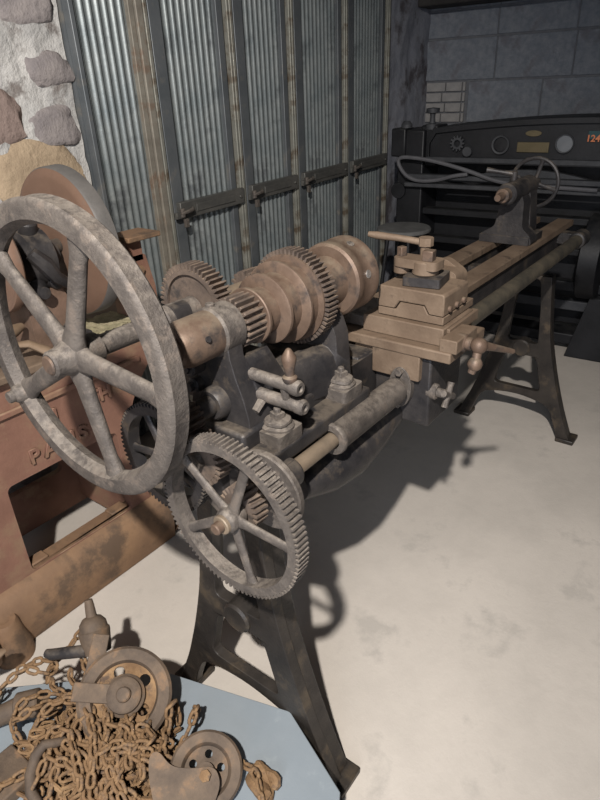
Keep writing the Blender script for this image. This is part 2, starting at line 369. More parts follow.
# bed: two cheeks with flat ways
def cheek(y0, y1, wy0, wy1):
    bm = B(); pr = rpoly([(.68, .98), (.66, .93), (.70, .80), (.98, .765), (1.34, .755), (1.50, .83), (2.0, .87), (2.98, .87), (2.98, .98)], [0, .03, .05, .1, .08, .1, .1, 0, 0])
    xz(bm, pr, y0, y1); o = part('bed_cheek', bm, DARK, lathe, bev=.006)
    bm = B(); box(bm, (1.25, wy0, .978), (3.0, wy1, 1.005)); part('bed_way', bm, TAN, lathe, bev=.003)
cheek(.735, .775, .722, .795); cheek(.885, .925, .872, .945)
bm = B()
for x in (.72, 1.2, 1.7, 2.2, 2.6, 2.9): box(bm, (x, .77, .80 if x < 1.4 else .885), (x + .05, .89, .96))
part('cross_rib', bm, DARK, lathe, kind='stuff')
# bulging lower trough in front, below the sleeve
bm = B(); tube(bm, [(.86, .70, .80), (.95, .69, .795), (1.05, .685, .79), (1.15, .69, .80), (1.25, .695, .815), (1.32, .70, .83)], [.035, .055, .058, .055, .048, .04], 16); part('drip_trough', bm, DARK, lathe)
# headstock
hb = B(); box(hb, (.715, .71, .955), (1.10, .90, 1.0)); head = part('headstock_base', hb, DARK, lathe, bev=.008)
bm = B(); box(bm, (.71, .655, .925), (1.10, .74, .962)); part('bed_ledge', bm, DARK, lathe, bev=.006)
def skirt(bm, st):
    # lofted casting: cross-sections (x, half-width profile, crown height) along X
    rings = []
    for x, half, crown in st:
        o = [(SY - a, b) for a, b in half] + [(SY - half[-1][0] * .5, crown), (SY + half[-1][0] * .5, crown)] + [(SY + a, b) for a, b in half[::-1]]
        rings.append([bm.verts.new((x, a, b)) for a, b in o])
    for A, C in zip(rings[:-1], rings[1:]):
        for k in range(len(A)): bm.faces.new([A[k], A[(k + 1) % len(A)], C[(k + 1) % len(A)], C[k]])
    bm.faces.new(rings[0][::-1]); bm.faces.new(rings[-1]); return bm
h1 = [(.083, .975), (.080, 1.02), (.070, 1.06), (.055, 1.10), (.044, 1.14), (.042, 1.165)]
h2 = [(.083, .975), (.081, 1.02), (.073, 1.06), (.060, 1.095), (.050, 1.118), (.040, 1.13)]
h3 = [(.086, .975), (.085, 1.01), (.080, 1.03), (.072, 1.05), (.060, 1.062), (.045, 1.068)]
h4 = [(.098, .975), (.097, 1.01), (.095, 1.03), (.088, 1.055), (.074, 1.070), (.055, 1.076)]
h5 = [(.100, .975), (.098, 1.02), (.095, 1.06), (.092, 1.10), (.080, 1.13), (.052, 1.165)]
bm = skirt(B(), [(.745, h1, 1.17), (.785, h1, 1.17), (.788, h2, 1.125), (.86, h2, 1.122), (.885, h3, 1.06), (.93, h3, 1.06), (.98, h4, 1.068), (1.03, h4, 1.068), (1.034, h5, 1.17), (1.085, h5, 1.17)])
part('headstock_casting', bm, DARK, head, bev=.005, seg=3, smooth=50)
bm = B(); cyl(bm, (1.034, SY, SZ), (1.088, SY, SZ), .052, 32, ch=.004); part('front_bearing', bm, DARK, head)
bm = B(); revolve(bm, (.785, SY, SZ), XA, [(-.045, 0), (-.045, .046), (-.04, .050), (.008, .050), (.012, .046), (.012, 0)], 36); cap = part('bearing_cap', bm, IRON, head)
bm = B(); cyl(bm, (.755, SY + .005, SZ + .045), (.755, SY + .005, SZ + .056), .009, 12, ch=.002); part('oil_plug', bm, IRON, cap)
# rear spindle nose: collars
bm = B(); revolve(bm, (.63, SY, SZ), XA, [(0, 0), (0, .026), (.02, .027), (.02, .036), (.026, .040), (.038, .043), (.045, .046), (.115, .046), (.118, .043), (.125, .043)], 36); sp = part('spindle_collar', bm, BROWN, lathe)
bm = B(); cyl(bm, (.695, SY - .042, SZ + .012), (.695, SY - .048, SZ + .014), .006, 10); part('set_screw', bm, DARK, sp)
# pinion, cone steps, bull gear
bm = B(); gear(bm, (.825, SY, SZ), .053, 22, .055, .03, .013); part('spindle_pinion', bm, GEARM, lathe, bev=.001, smooth=25)
bm = B(); revolve(bm, (0, SY, SZ), XA, [(.852, 0), (.852, .057), (.854, .059), (.860, .059), (.862, .055), (.864, .049), (.897, .050), (.899, .071), (.901, .075), (.907, .076),
    (.910, .072), (.912, .066), (.946, .068), (.948, .086), (.950, .090), (.956, .090), (.959, .086), (.961, .082), (.984, .083), (.986, .096), (.99, .096), (.99, 0)], 72)
cone = part('cone_pulley', bm, BROWN, lathe, smooth=28)
bm = B(); gear(bm, (1.008, SY, SZ), .106, 58, .036, .05, .0115); part('bull_gear', bm, GEARM, lathe, smooth=25)
bm = B(); revolve(bm, (0, SY, SZ), XA, [(1.025, .05), (1.04, .052), (1.06, .046), (1.085, .046), (1.10, .05), (1.12, .052), (1.135, .06), (1.137, .06)], 40); part('spindle_nose', bm, BROWN, lathe)
bm = B(); revolve(bm, (0, SY, SZ), XA, [(1.135, 0), (1.135, .082), (1.14, .088), (1.155, .090), (1.16, .0875), (1.20, .0885), (1.203, .0905), (1.222, .0905), (1.226, .086), (1.226, 0)], 64)
fp = part('face_plate', bm, BROWN, lathe)
for ang, x, M in ((112, 1.185, IRON), (168, 1.18, BRIGHT), (240, 1.18, IRON), (40, 1.18, IRON)):
    d = V((0, cos(math.radians(ang)), sin(math.radians(ang)))); c = V((x, SY, SZ)) + d * .086
    bm = B(); cyl(bm, c, c + d * .004, .010, 14, ch=.001); part('plate_screw', bm, M, fp, label='bright round screw head' if M is BRIGHT else None)
# back gear shaft with large gear
BY, BZ = .97, 1.17
bm = B(); gear(bm, (.875, BY, BZ), .101, 52, .040, .078, .0125); revolve(bm, (.875, BY, BZ), XA, [(-.012, 0), (-.012, .08), (.012, .08), (.012, 0)], 48); part('back_gear', bm, GEARM, lathe, smooth=25)
bm = B(); revolve(bm, (0, BY, BZ), XA, [(.765, 0), (.765, .024), (.77, .029), (.79, .030), (.86, .030), (.86, 0)], 28); part('back_gear_hub', bm, IRON, lathe)
bm = B(); cyl(bm, (.72, BY, BZ), (1.12, BY, BZ), .02, 20); part('back_gear_shaft', bm, ROD, lathe)
bm = B(); gear(bm, (1.05, BY - .005, BZ), .045, 16, .05, .02, .012); part('back_pinion', bm, GEARM, lathe, smooth=25)
for x0, x1 in ((.785, .83), (1.09, 1.13)):
    bm = B(); yz(bm, rpoly([(.86, 1.0), (.99, 1.0), (1.005, 1.17), (.985, 1.20), (.945, 1.20), (.93, 1.13), (.87, 1.08)], .02), x0, x1); part('back_gear_bracket', bm, DARK, lathe, bev=.005)
# flywheel
FX, FR = .555, .287
bm = B(); revolve(bm, (FX, BY, BZ), XA, [(-.021, FR - .036), (-.021, FR - .010), (-.019, FR - .004), (-.014, FR), (.0, FR - .002), (.016, FR), (.021, FR - .004), (.021, FR - .036), (.012, FR - .042), (.0, FR - .047), (-.012, FR - .042)], 96, closed=True)
fly = part('flywheel', bm, IRON, lathe, smooth=40, label='large five-spoked cast-iron flywheel')
bm = B(); revolve(bm, (FX, BY, BZ), XA, [(-.052, 0), (-.052, .021), (-.048, .025), (-.03, .027), (-.018, .034), (.02, .036), (.035, .032), (.05, .03), (.05, 0)], 36); part('hub', bm, IRON, fly)
bm = B(); cyl(bm, (FX - .056, BY, BZ), (FX - .05, BY, BZ), .019, 24, ch=.003); part('shaft_end', bm, BROWN, fly)
for k in range(5):
    bm = B(); spoke(bm, (FX, BY, BZ), math.radians(113 + 72 * k), .02, FR - .038, .0235, .0185, .62); part('spoke', bm, IRON, fly, smooth=60)
a = math.radians(-31); bm = B(); cc = V((FX, BY + (FR - .03) * cos(a), BZ + (FR - .03) * sin(a)))
revolve(bm, cc - V((.045, 0, 0)), XA, [(0, 0), (0, .011), (.004, .013), (.012, .013), (.02, .020), (.05, .024)], 20); part('crank_boss', bm, IRON, fly)
bm = B(); cyl(bm, (FX + .04, BY, BZ), (.77, BY, BZ), .021, 20); part('flywheel_shaft', bm, IRON, lathe)
# change gears at the end
GY, GZ = .65, .903
def spoked_gear(name, c, rt, n, w, rim, angs, sr, M, hubr, hubx, label=None, tw=0):
    bm = B(); gear(bm, c, rt, n, w, rt - rim, twist=tw); g = part(name, bm, M, lathe, smooth=25, label=label)
    for q in angs:
        bm = B(); spoke(bm, c, math.radians(q), hubr * .5, rt - rim + .004, sr, sr * .85, .55); part('spoke', bm, M, g, smooth=60)
    bm = B(); revolve(bm, c, XA, [(-hubx, 0), (-hubx, hubr * .8), (-hubx * .8, hubr * .95), (-w / 2, hubr), (w / 2, hubr), (hubx, hubr * .8), (hubx, 0)], 28); part('hub', bm, M, g)
    return g
GX = .605
g1 = spoked_gear('change_gear', (GX, GY, GZ), .166, 96, .030, .024, [39 + 72 * k for k in range(5)], .0115, IRON, .024, .022, 'large five-spoked change gear with fine teeth')
bm = B(); cyl(bm, (GX - .045, GY, GZ), (GX, GY, GZ), .0115, 18, ch=.002); part('gear_stud', bm, BROWN, g1)
bm = B(); cyl(bm, (GX - .03, GY, GZ), (GX - .02, GY, GZ), .019, 24, ch=.002); part('washer', bm, ROD, g1)
g2 = spoked_gear('dark_change_gear', (.665, .895, .915), .128, 72, .030, .026, [65 + 72 * k for k in range(5)], .011, DARK, .024, .025, 'dark spoked change gear')
bm = B(); cyl(bm, (.625, .895, .915), (.72, .895, .915), .014, 18); part('gear_stud', bm, IRON, g2)
bm = B(); gear(bm, (.66, .765, .965), .056, 24, .034, .0, .0115, twist=.12); part('idler_gear', bm, GEARM, lathe, smooth=25)
bm = B(); gear(bm, (.645, GY + .005, GZ - .0), .046, 22, .034, .0, .0105, twist=.1); part('lead_screw_gear', bm, GEARM, lathe, smooth=25)
bm = B(); cyl(bm, (.63, .765, .965), (.76, .765, .965), .016, 18); part('idler_stud', bm, IRON, lathe)
bm = B(); gear(bm, (.655, .80, 1.04), .031, 14, .045, .0, .009); part('tumbler_pinion', bm, GEARM, lathe, smooth=25)
bm = B(); revolve(bm, (.67, .80, 1.04), XA, [(0, .021), (.05, .021), (.05, .030), (.055, .034), (.08, .036), (.08, 0)], 28); part('tumbler_sleeve', bm, DARK, lathe)
bm = B(); hexnut(bm, (.705, .845, 1.115), XA, .012, .02); cyl(bm, (.712, .845, 1.115), (.75, .845, 1.115), .021, 20, ch=.003); part('bolt_head', bm, DARK, lathe)
bm = B(); hexnut(bm, (.715, .85, 1.068), XA, .009, .02); cyl(bm, (.725, .85, 1.068), (.75, .85, 1.068), .016, 18, ch=.003); part('bolt_head', bm, DARK, lathe)
# quadrant arm (curved bracket) behind the gears
bm = B(); pts = [V((.70, .66 + .15 * cos(t) + .03, .90 + .10 * sin(t) - .02)) for t in [math.radians(q) for q in range(-75, 70, 12)]]
tube(bm, pts, .011, 8, sy=.6, up=XA); yz(bm, rpoly([(.63, .93), (.62, .88), (.67, .87), (.86, .89), (.87, .93), (.84, .95), (.67, .93)], .02), .69, .71); part('quadrant_arm', bm, IRON, lathe)
bm = B(); revolve(bm, (0, GY, GZ), XA, [(.700, 0), (.700, .083), (.703, .086), (.713, .086), (.718, .082), (.722, .04), (.735, .036), (.735, 0)], 48); part('lead_screw_flange', bm, IRON, lathe)
bm = B(); cyl(bm, (.60, GY, GZ), (.72, GY, GZ), .012, 16); part('gear_spindle', bm, ROD, lathe)
bm = B(); cyl(bm, (.735, GY, GZ), (.79, GY, GZ), .032, 24, ch=.004); box(bm, (.735, .64, .87), (.785, .74, .935)); part('rod_bearing', bm, DARK, lathe, bev=.005)
bm = B(); cyl(bm, (.78, GY, GZ), (1.28, GY, GZ), .0175, 20); part('feed_rod', bm, ROD, lathe)
bm = B(); revolve(bm, (0, GY, GZ + .002), XA, [(.925, .022), (.925, .0355), (.929, .0375), (.938, .0375), (.943, .034), (1.20, .0335), (1.215, .032), (1.215, .018), (.93, .022)], 40); part('rod_sleeve', bm, IRON, lathe)
# hold-down lugs with heaped square nuts
for x, y in ((.80, .692), (1.03, .692)):
    bm = B(); prism(bm, rpoly([(-.038, -.035), (.04, -.035), (.04, .04), (-.038, .04)], .01), (x, y, .955), XA, YA, ZA * .034); lg = part('clamp_lug', bm, IRON, head, bev=.005)
    bm = B(); revolve(bm, (x, y, .988), ZA, [(0, .034), (.006, .034), (.010, .026), (.013, .029), (.018, .027), (.022, .02), (.022, 0)], 18)
    for v in bm.verts: v.co += V((1, 1, .6)) * .004 * noise.noise(v.co * 40)
    part('caked_washer', bm, IRON, lg)
    bm = B(); hexnut(bm, (x, y, 1.008), ZA, .016, .014, 4, .5); cyl(bm, (x, y, 1.018), (x, y, 1.032), .008, 10, ch=.002); part('square_nut', bm, IRON, lg, bev=.002)
# reversing lever with handle, arc bracket
bm = B(); pts = [V((.765 + .055 * sin(.55 * q / 2), .722, 1.03 + .009 * q)) for q in range(7)]
tube(bm, pts, [.012] * 7, 8, sy=.6, up=XA); part('lever_quadrant', bm, IRON, head)
bm = B(); cyl(bm, (.790, .765, 1.098), (.803, .64, 1.087), .0125, 18, ch=.003); cyl(bm, (.79, .76, 1.058), (.813, .638, 1.042), .014, 18, ch=.003); tube(bm, [(.797, .67, 1.09), (.806, .67, 1.045)], .008, 10)
for c in ((.803, .642, 1.087), (.813, .64, 1.042)): revolve(bm, c, (0, -1, 0), [(-.01, .0155), (.004, .0165), (.010, .013), (.010, .007), (.004, .006), (.004, 0)], 18)
rv = part('reverse_lever', bm, IRON, lathe)
bm = B(); revolve(bm, (.800, .655, 1.099), (0, 0, 1), [(0, .012), (.006, .015), (.010, .0145), (.014, .009), (.025, .010), (.045, .0145), (.052, .014), (.062, .008), (.067, .005), (.070, 0)], 20); part('lever_handle', bm, BROWN, rv)
# carriage
cz = 1.0
bm = B(); prism(bm, [(1.235, .52), (1.445, .52), (1.445, .60), (1.50, .66), (1.50, .95), (1.445, .98), (1.235, .98)], (0, 0, .998), XA, YA, ZA * .028); car = part('carriage', bm, TAN, lathe, bev=.004, label='dusty tan carriage saddle')
bm = B(); box(bm, (1.238, .60, .93), (1.27, .735, 1.003)); part('saddle_block', bm, TAN, car, bev=.003)
bm = B(); box(bm, (1.255, .575, .80), (1.44, .735, .99)); ap = part('apron', bm, DARK, lathe, bev=.006)
bm = B(); box(bm, (1.18, .74, .90), (1.27, .93, .985)); part('gap_block', bm, DARK, lathe, bev=.006)
# oval flange of sleeve on apron
bm = B(); ov = [(GY + .032 * cos(t), GZ + .002 + .056 * sin(t)) for t in [2 * PI * k / 28 for k in range(28)]]; yz(bm, ov, 1.235, 1.255); fl = part('oval_flange', bm, IRON, ap, bev=.003)
for s in (-1, 1): bm = B(); hexnut(bm, (1.222, GY, GZ + .002 + s * .045), XA, .010, .014); part('flange_bolt', bm, IRON, fl, bev=.001)
# cross slide + top slide
bm = B(); prism(bm, [(1.265, .555), (1.44, .555), (1.44, .78), (1.265, .78)], (0, 0, 1.026), XA, YA, ZA * .045); cs = part('cross_slide', bm, TAN, lathe, bev=.003)
bm = B(); box(bm, (1.27, .78, 1.033), (1.42, .90, 1.062)); part('slide_way', bm, IRON, cs, bev=.003)
bm = B(); yz(bm, [(.565, 1.073), (.745, 1.073), (.745, 1.093), (.695, 1.093), (.683, 1.113), (.618, 1.113), (.606, 1.093), (.565, 1.093)], 1.282, 1.46); part('lower_slide', bm, TAN, cs, bev=.002)
bm = B(); yz(bm, [(.565, 1.0955), (.604, 1.0955), (.616, 1.1155), (.685, 1.1155), (.697, 1.0955), (.745, 1.0955), (.745, 1.145), (.74, 1.150), (.57, 1.150), (.565, 1.145)], 1.28, 1.42); ts = part('top_slide', bm, TAN, lathe, bev=.003)
bm = B(); yz(bm, rpoly([(.60, 1.08), (.72, 1.08), (.72, 1.165), (.60, 1.165)], .02), 1.42, 1.47); yz(bm, rpoly([(.61, 1.08), (.71, 1.08), (.72, 1.15), (.66, 1.185), (.60, 1.15)], .02), 1.47, 1.50); part('slide_end_bracket', bm, TAN, ts, bev=.003)
bm = B()
for x in (1.31, 1.35, 1.39): cyl(bm, (x, .57, 1.108), (x, .558, 1.108), .008, 12, ch=.002)
part('gib_screw', bm, BROWN, ts, kind='stuff')
bm = B(); box(bm, (1.285, .548, 1.04), (1.46, .566, 1.066)); part('gib_strip', bm, TAN, cs, bev=.002)
# tool post
tp = (1.345, .65)
bm = B(); prism(bm, rpoly([(-.045, -.05), (.05, -.05), (.05, .045), (-.045, .045)], .006), (tp[0], tp[1], 1.152), V((.98, .17, 0)), V((-.17, .98, 0)), ZA * .022); tpo = part('tool_post', bm, DARK, lathe, bev=.003)
bm = B(); cyl(bm, (tp[0] + .0, tp[1], 1.174), (tp[0], tp[1], 1.209), .033, 24, ch=.003); prism(bm, rpoly([(-.03, -.03), (.03, -.03), (.028, .09), (-.025, .09)], .018), (tp[0] + .0, tp[1] - .01, 1.189), XA, YA, ZA * .022)
cyl(bm, (tp[0] - .0, tp[1] + .065, 1.169), (tp[0], tp[1] + .065, 1.210), .021, 20, ch=.002); part('tool_clamp', bm, TAN, tpo, bev=.002)
bm = B(); hexnut(bm, (tp[0] - .01, tp[1] - .012, 1.210), ZA, .019, .026, 4, .9); part('clamp_nut', bm, BROWN, tpo, bev=.002, label='reddish square clamp nut')
bm = B(); hexnut(bm, (tp[0] + .0, tp[1] + .067, 1.210), ZA, .013, .024, 4, .4); part('clamp_nut', bm, BROWN, tpo, bev=.002, label='reddish square clamp nut')
bm = B(); cyl(bm, (tp[0] + .035, tp[1] + .02, 1.204), (tp[0] + .035, tp[1] + .02, 1.246), .013, 20, ch=.002); hexnut(bm, (tp[0] + .035, tp[1] + .02, 1.234), ZA, .019, .020, 8, .3); tube(bm, [(tp[0] + .033, tp[1] + .03, 1.242), (tp[0] + .02, tp[1] + .08, 1.248), (tp[0] + .0, tp[1] + .14, 1.254), (tp[0] - .005, tp[1] + .162, 1.256)], [.009, .0085, .010, .007], 12); part('clamp_lever', bm, TAN, tpo)
# cross feed screw boss, ball crank, star knob
bm = B(); box(bm, (1.24, .508, 1.024), (1.36, .553, 1.058)); part('screw_bracket', bm, TAN, car, bev=.003)
kx, ky, kz = 1.292, .475, 1.038
bm = B(); cyl(bm, (kx, .53, kz), (kx, .505, kz), .022, 24, ch=.004); cyl(bm, (kx, .51, kz), (kx, .492, kz), .016, 24, ch=.003); ck = part('screw_collar', bm, BROWN, car)
bm = B(); ball(bm, (kx, .475, kz), .0205, 20); ball(bm, (kx - .014, .475, kz - .042), .018, 20); tube(bm, [(kx, .475, kz), (kx - .014, .475, kz - .042)], .011, 12); tube(bm, [(kx - .014, .475, kz - .045), (kx - .02, .48, kz - .065)], [.012, .009], 10)
tube(bm, [(kx + .01, .472, kz - .002), (kx + .05, .455, kz - .018), (kx + .115, .43, kz - .046)], [.012, .009, .0065], 14); part('ball_crank', bm, BROWN, ck)
bm = B(); kn = V((1.275, .535, .898)); cyl(bm, (kn.x, .59, kn.z), (kn.x, .562, kn.z), .021, 20, ch=.004); cyl(bm, (kn.x, .565, kn.z), (kn.x, .53, kn.z), .012, 16, ch=.002)
for k in range(4):
    q = PI / 4 + k * PI / 2 + .3; d = V((cos(q), 0, sin(q))); tube(bm, [V((kn.x, .535, kn.z)), V((kn.x, .535, kn.z)) + d * .02, V((kn.x, .535, kn.z)) + d * .033], [.009, .0075, .009], 10)
part('star_knob', bm, IRON, ap)
# rear rod under the way
bm = B(); cyl(bm, (1.46, GY, .955), (2.86, GY, .955), .026, 24, ch=.003); part('lead_screw_shroud', bm, mat('oily_dark_rod', (.06, .055, .045), (.13, .11, .08), 14, .45, .3, .15, 90), lathe)
bm = B(); cyl(bm, (2.80, GY, .955), (2.90, GY, .955), .036, 24, ch=.006); box(bm, (2.82, GY, .93), (2.88, .74, .98)); part('rod_bracket', bm, DARK, lathe, bev=.004)
# tailstock
bm = B(); yz(bm, rpoly([(.725, 1.006), (.94, 1.006), (.93, 1.04), (.88, 1.07), (.865, 1.17), (.80, 1.22), (.775, 1.17), (.77, 1.07), (.735, 1.04)], .015), 2.42, 2.50)
prism(bm, [(2.41, .735), (2.58, .735), (2.58, .935), (2.41, .935)], (0, 0, 1.006), XA, YA, ZA * .03)
yz(bm, rpoly([(.76, 1.03), (.88, 1.03), (.86, 1.2), (.78, 1.2)], .02), 2.50, 2.58); tail = part('tailstock_body', bm, DARK, lathe, bev=.008)
bm = B(); cyl(bm, (2.34, SY + .02, 1.205), (2.60, SY + .02, 1.205), .040, 28, ch=.006); part('tailstock_barrel', bm, DARK, tail)
bm = B(); cyl(bm, (2.30, SY + .02, 1.205), (2.34, SY + .02, 1.205), .026, 20, ch=.003); cyl(bm, (2.255, SY + .02, 1.205), (2.30, SY + .02, 1.205), .012, 16, r2=.016); part('quill', bm, BROWN, tail)
bm = B(); cyl(bm, (2.44, SY + .03, 1.24), (2.44, SY + .03, 1.275), .012, 12); tube(bm, [(2.44, SY + .03, 1.265), (2.42, SY + .09, 1.275), (2.41, SY + .13, 1.28)], [.01, .008, .011], 10); part('quill_clamp', bm, DARK, tail)
bm = B(); revolve(bm, (2.66, SY + .02, 1.205), XA, [(.008 * cos(q), .096 + .008 * sin(q)) for q in [2 * PI * k / 8 for k in range(8)]], 48, closed=True); tw = part('tailstock_handwheel', bm, DARK, tail)
for k in range(4):
    bm = B(); spoke(bm, (2.66, SY + .02, 1.205), math.radians(15 + 90 * k), .0, .094, .009, .008, .7); part('spoke', bm, DARK, tw)
bm = B(); cyl(bm, (2.60, SY + .02, 1.205), (2.68, SY + .02, 1.205), .022, 20, ch=.003); part('hub', bm, DARK, tw)
# ------------------------------------------------------------------ red grinding machine at the left
red = thing('red_grinding_machine', 'old red-painted cast-iron grinding machine with cast PARIS lettering, left of the lathe', 'machine', (.7, 1.85, 0))
FYR = 1.65
out = rpoly([(.02, .02), (1.14, .02), (1.12, .25), (1.10, .58), (1.16, .68), (1.26, .78), (1.30, .875), (.02, .875)], [0, .02, .05, .1, .08, .05, .01, 0])
win = rpoly([(.625, .21), (1.035, .21), (1.035, .545), (.625, .545)], .025)
win2 = rpoly([(.12, .21), (.45, .21), (.45, .545), (.12, .545)], .025)
bm = B(); xz(bm, out, FYR, FYR + .035, [win, win2]); fr = part('side_frame', bm, REDP, red, bev=.006)
bm = B(); xz(bm, out, 2.10, 2.13, [win, win2]); part('side_frame', bm, REDP, red, bev=.006)
bm = B(); box(bm, (.02, FYR - .012, .765), (1.18, FYR, .785)); part('raised_moulding', bm, REDP, fr, bev=.004)
for x, zt in ((1.09, .62), (.02, .8)):
    bm = B(); box(bm, (x, 1.685, .05), (x + .03, 2.1, zt)); part('end_plate', bm, REDP, red)
bm = B(); box(bm, (.0, 1.62, .875), (1.31, 2.15, .90)); tb = part('table_top', bm, TAN, red, bev=.005)
for c_, x_, z_ in (('P', .715, .585), ('A', .765, .585), ('R', .815, .585), ('I', .862, .585), ('S', .893, .585), ('H', .79, .685), ('T', .955, .685), ('H', .995, .685)):
    letters(c_, .068, .006, REDP, fr, (x_, FYR - .004, z_), (1, 0, 0), (0, 0, 1), 'cast_letter')
# foot beam
bm = B(); prof = rpoly([(1.60, .0), (1.72, 0), (1.72, .20), (1.665, .215), (1.615, .185), (1.585, .10)], [.01, 0, .0, .03, .05, .06])
yz(bm, prof, .10, 1.17); revolve(bm, (1.17, 1.665, .10), XA, [(0, .10), (.02, .098), (.045, .085), (.06, .05), (.06, 0)], 24)
bmm = part('foot_beam', bm, REDL, red, bev=.008)
bm = B(); box(bm, (.63, 1.655, .205), (1.02, 1.70, .222)); box(bm, (.63, 1.655, .222), (.69, 1.70, .232)); box(bm, (.95, 1.655, .222), (1.02, 1.70, .232)); part('ledge', bm, REDL, bmm, bev=.004)
bm = B(); revolve(bm, (.475, 1.60, 0), ZA, [(0, .062), (.05, .06), (.10, .048), (.14, .042), (.15, .036), (.15, .018), (.10, .015), (.10, 0)], 24); part('bolt_lug', bm, REDL, bmm)
bm = B(); tube(bm, [(.10, 1.62, .14), (.20, 1.61, .13), (.30, 1.60, .10), (.42, 1.60, .08)], [.08, .08, .075, .06], 16); part('foot_flare', bm, REDL, bmm)
# grinding disc, spindle and motor
DX, DY, DZ = 1.04, 1.76, 1.185
bm = B(); revolve(bm, (DX, DY, DZ), XA, [(0, 0), (0, .20), (.003, .212), (.010, .222), (.012, .226)], 72)
dk = part('disc_face', bm, DISC, red, label='rust-brown round disc face')
bm = B(); revolve(bm, (DX, DY, DZ), XA, [(.0125, 0), (.0125, .226), (.018, .23), (.06, .232), (.065, .226), (.065, 0)], 72); part('disc_rim', bm, mat('grey_disc_rim', (.085, .08, .075), (.14, .13, .12), 8, .6, .2, .2, 90), red)
bm = B(); cyl(bm, (.80, DY, DZ), (1.06, DY, DZ), .022, 20); part('disc_spindle', bm, DARK, red)
bm = B(); revolve(bm, (.93, DY, DZ - .02), XA, [(-.045, 0), (-.045, .05), (-.035, .062), (-.02, .085), (.045, .092), (.055, .075), (.065, .04), (.09, .035), (.09, 0)], 28)
mo = part('motor_body', bm, DARK, red)
bm = B(); tube(bm, [(.90, 1.68, 1.20), (.93, 1.665, 1.16), (.95, 1.66, 1.12), (.99, 1.67, 1.09)], [.02, .026, .02, .016], 10); cyl(bm, (.94, 1.75, 1.22), (.94, 1.73, 1.28), .028, 14, ch=.006)
part('motor_lead_box', bm, DARK, mo)
bm = B(); xz(bm, rpoly([(.86, .9), (1.0, .9), (1.0, 1.04), (.98, 1.08), (.88, 1.08), (.86, 1.04)], .015), 1.70, 1.83); part('motor_pedestal', bm, mat('rust_brown_iron', (.10, .065, .045), (.16, .10, .07), 12, .7, 0, .4, 80), red, bev=.006)
bm = B(); revolve(bm, (.90, 1.70, 1.085), (0, -1, 0), [(0, .035), (.01, .036), (.03, .02), (.05, .018), (.055, .0)], 16); revolve(bm, (.97, 1.71, 1.10), (0, -1, 0), [(0, .028), (.02, .026), (.03, .012), (.035, 0)], 16); part('bearing_cover', bm, DARK, red)
bm = B(); revolve(bm, (.795, DY - .02, DZ + .005), XA, [(0, .14), (0, .148), (.008, .152), (.025, .152), (.03, .148), (.03, .13), (.018, .12), (.012, .12), (.008, .13)], 56, closed=True)
revolve(bm, (.80, DY - .02, DZ + .005), XA, [(.0, 0), (.0, .03), (.006, .032), (.010, .122), (.016, .122), (.02, .03), (.02, 0)], 56); part('belt_pulley', bm, DISC, red)
bm = B(); box(bm, (1.245, 1.68, 1.155), (1.385, 1.80, 1.172)); bx_ = part('work_rest', bm, REDL, red, bev=.003)
bm = B(); xz(bm, rpoly([(1.22, .88), (1.36, .88), (1.36, .98), (1.335, 1.10), (1.255, 1.10), (1.22, .98)], .012), 1.72, 1.78); box(bm, (1.265, 1.72, 1.08), (1.325, 1.77, 1.156)); br = part('rest_bracket', bm, REDP, red, bev=.005)
bm = B(); hexnut(bm, (1.295, 1.72, 1.05), (0, -1, 0), .018, .015); part('bracket_bolt', bm, REDL, br)
bm = B(); cyl(bm, (.97, 1.58, .95), (.97, 1.70, .95), .012, 12); cyl(bm, (.965, 1.72, .90), (.965, 1.72, .96), .02, 14, ch=.003); part('adjusting_screw', bm, DARK, red)
bm = B(); rough(bm, (1.02, 1.66, .903), (.20, 0, 0), (0, .16, 0), 26, 20, ZA, .006, 60); part('straw_dust', bm, STRAW, red, kind='stuff')
# odds and ends lying on the table of the red machine
bm = B(); tube(bm, [(.66, 1.63, .985), (.72, 1.66, .988), (.80, 1.70, .99), (.835, 1.715, .99)], [.018, .021, .019, .012], 14)
single('wooden_roller', bm, WOOD, 'round brown wooden stick lying above the lever on the red machine table', 'stick')
bm = B(); tube(bm, [(.76, 1.66, .965), (.81, 1.655, .955), (.85, 1.63, .925), (.87, 1.60, .895), (.875, 1.58, .875)], [.012, .019, .022, .02, .013], 14, sy=.6, up=ZA)
single('curved_wooden_lever', bm, WOOD, 'curved tan lever hanging over the front edge of the red machine table', 'lever')
bm = B(); ball(bm, (.925, 1.72, 1.045), .020, 16); revolve(bm, (.905, 1.735, 1.035), (1, -.6, .3), [(-.03, .010), (.01, .012)], 12); tube(bm, [(.93, 1.74, .90), (.93, 1.735, .98), (.925, 1.72, 1.04)], [.012, .010, .012], 10)
single('cream_knob', bm, KNOB, 'small round cream knob on a stem in front of the dark motor', 'knob')
bm = B(); tube(bm, [(.70, 1.72, 1.05), (.76, 1.73, 1.05), (.80, 1.74, 1.05)], [.026, .026, .018], 14); revolve(bm, (.80, 1.74, 1.05), XA, [(0, .012), (.02, .012), (.02, 0)], 12)
tube(bm, [(.74, 1.74, .9), (.74, 1.735, 1.03)], .01, 8); single('blue_oil_bottle', bm, BLUEM, 'small pale blue cylinder above the wooden handle at the left picture edge', 'canister')
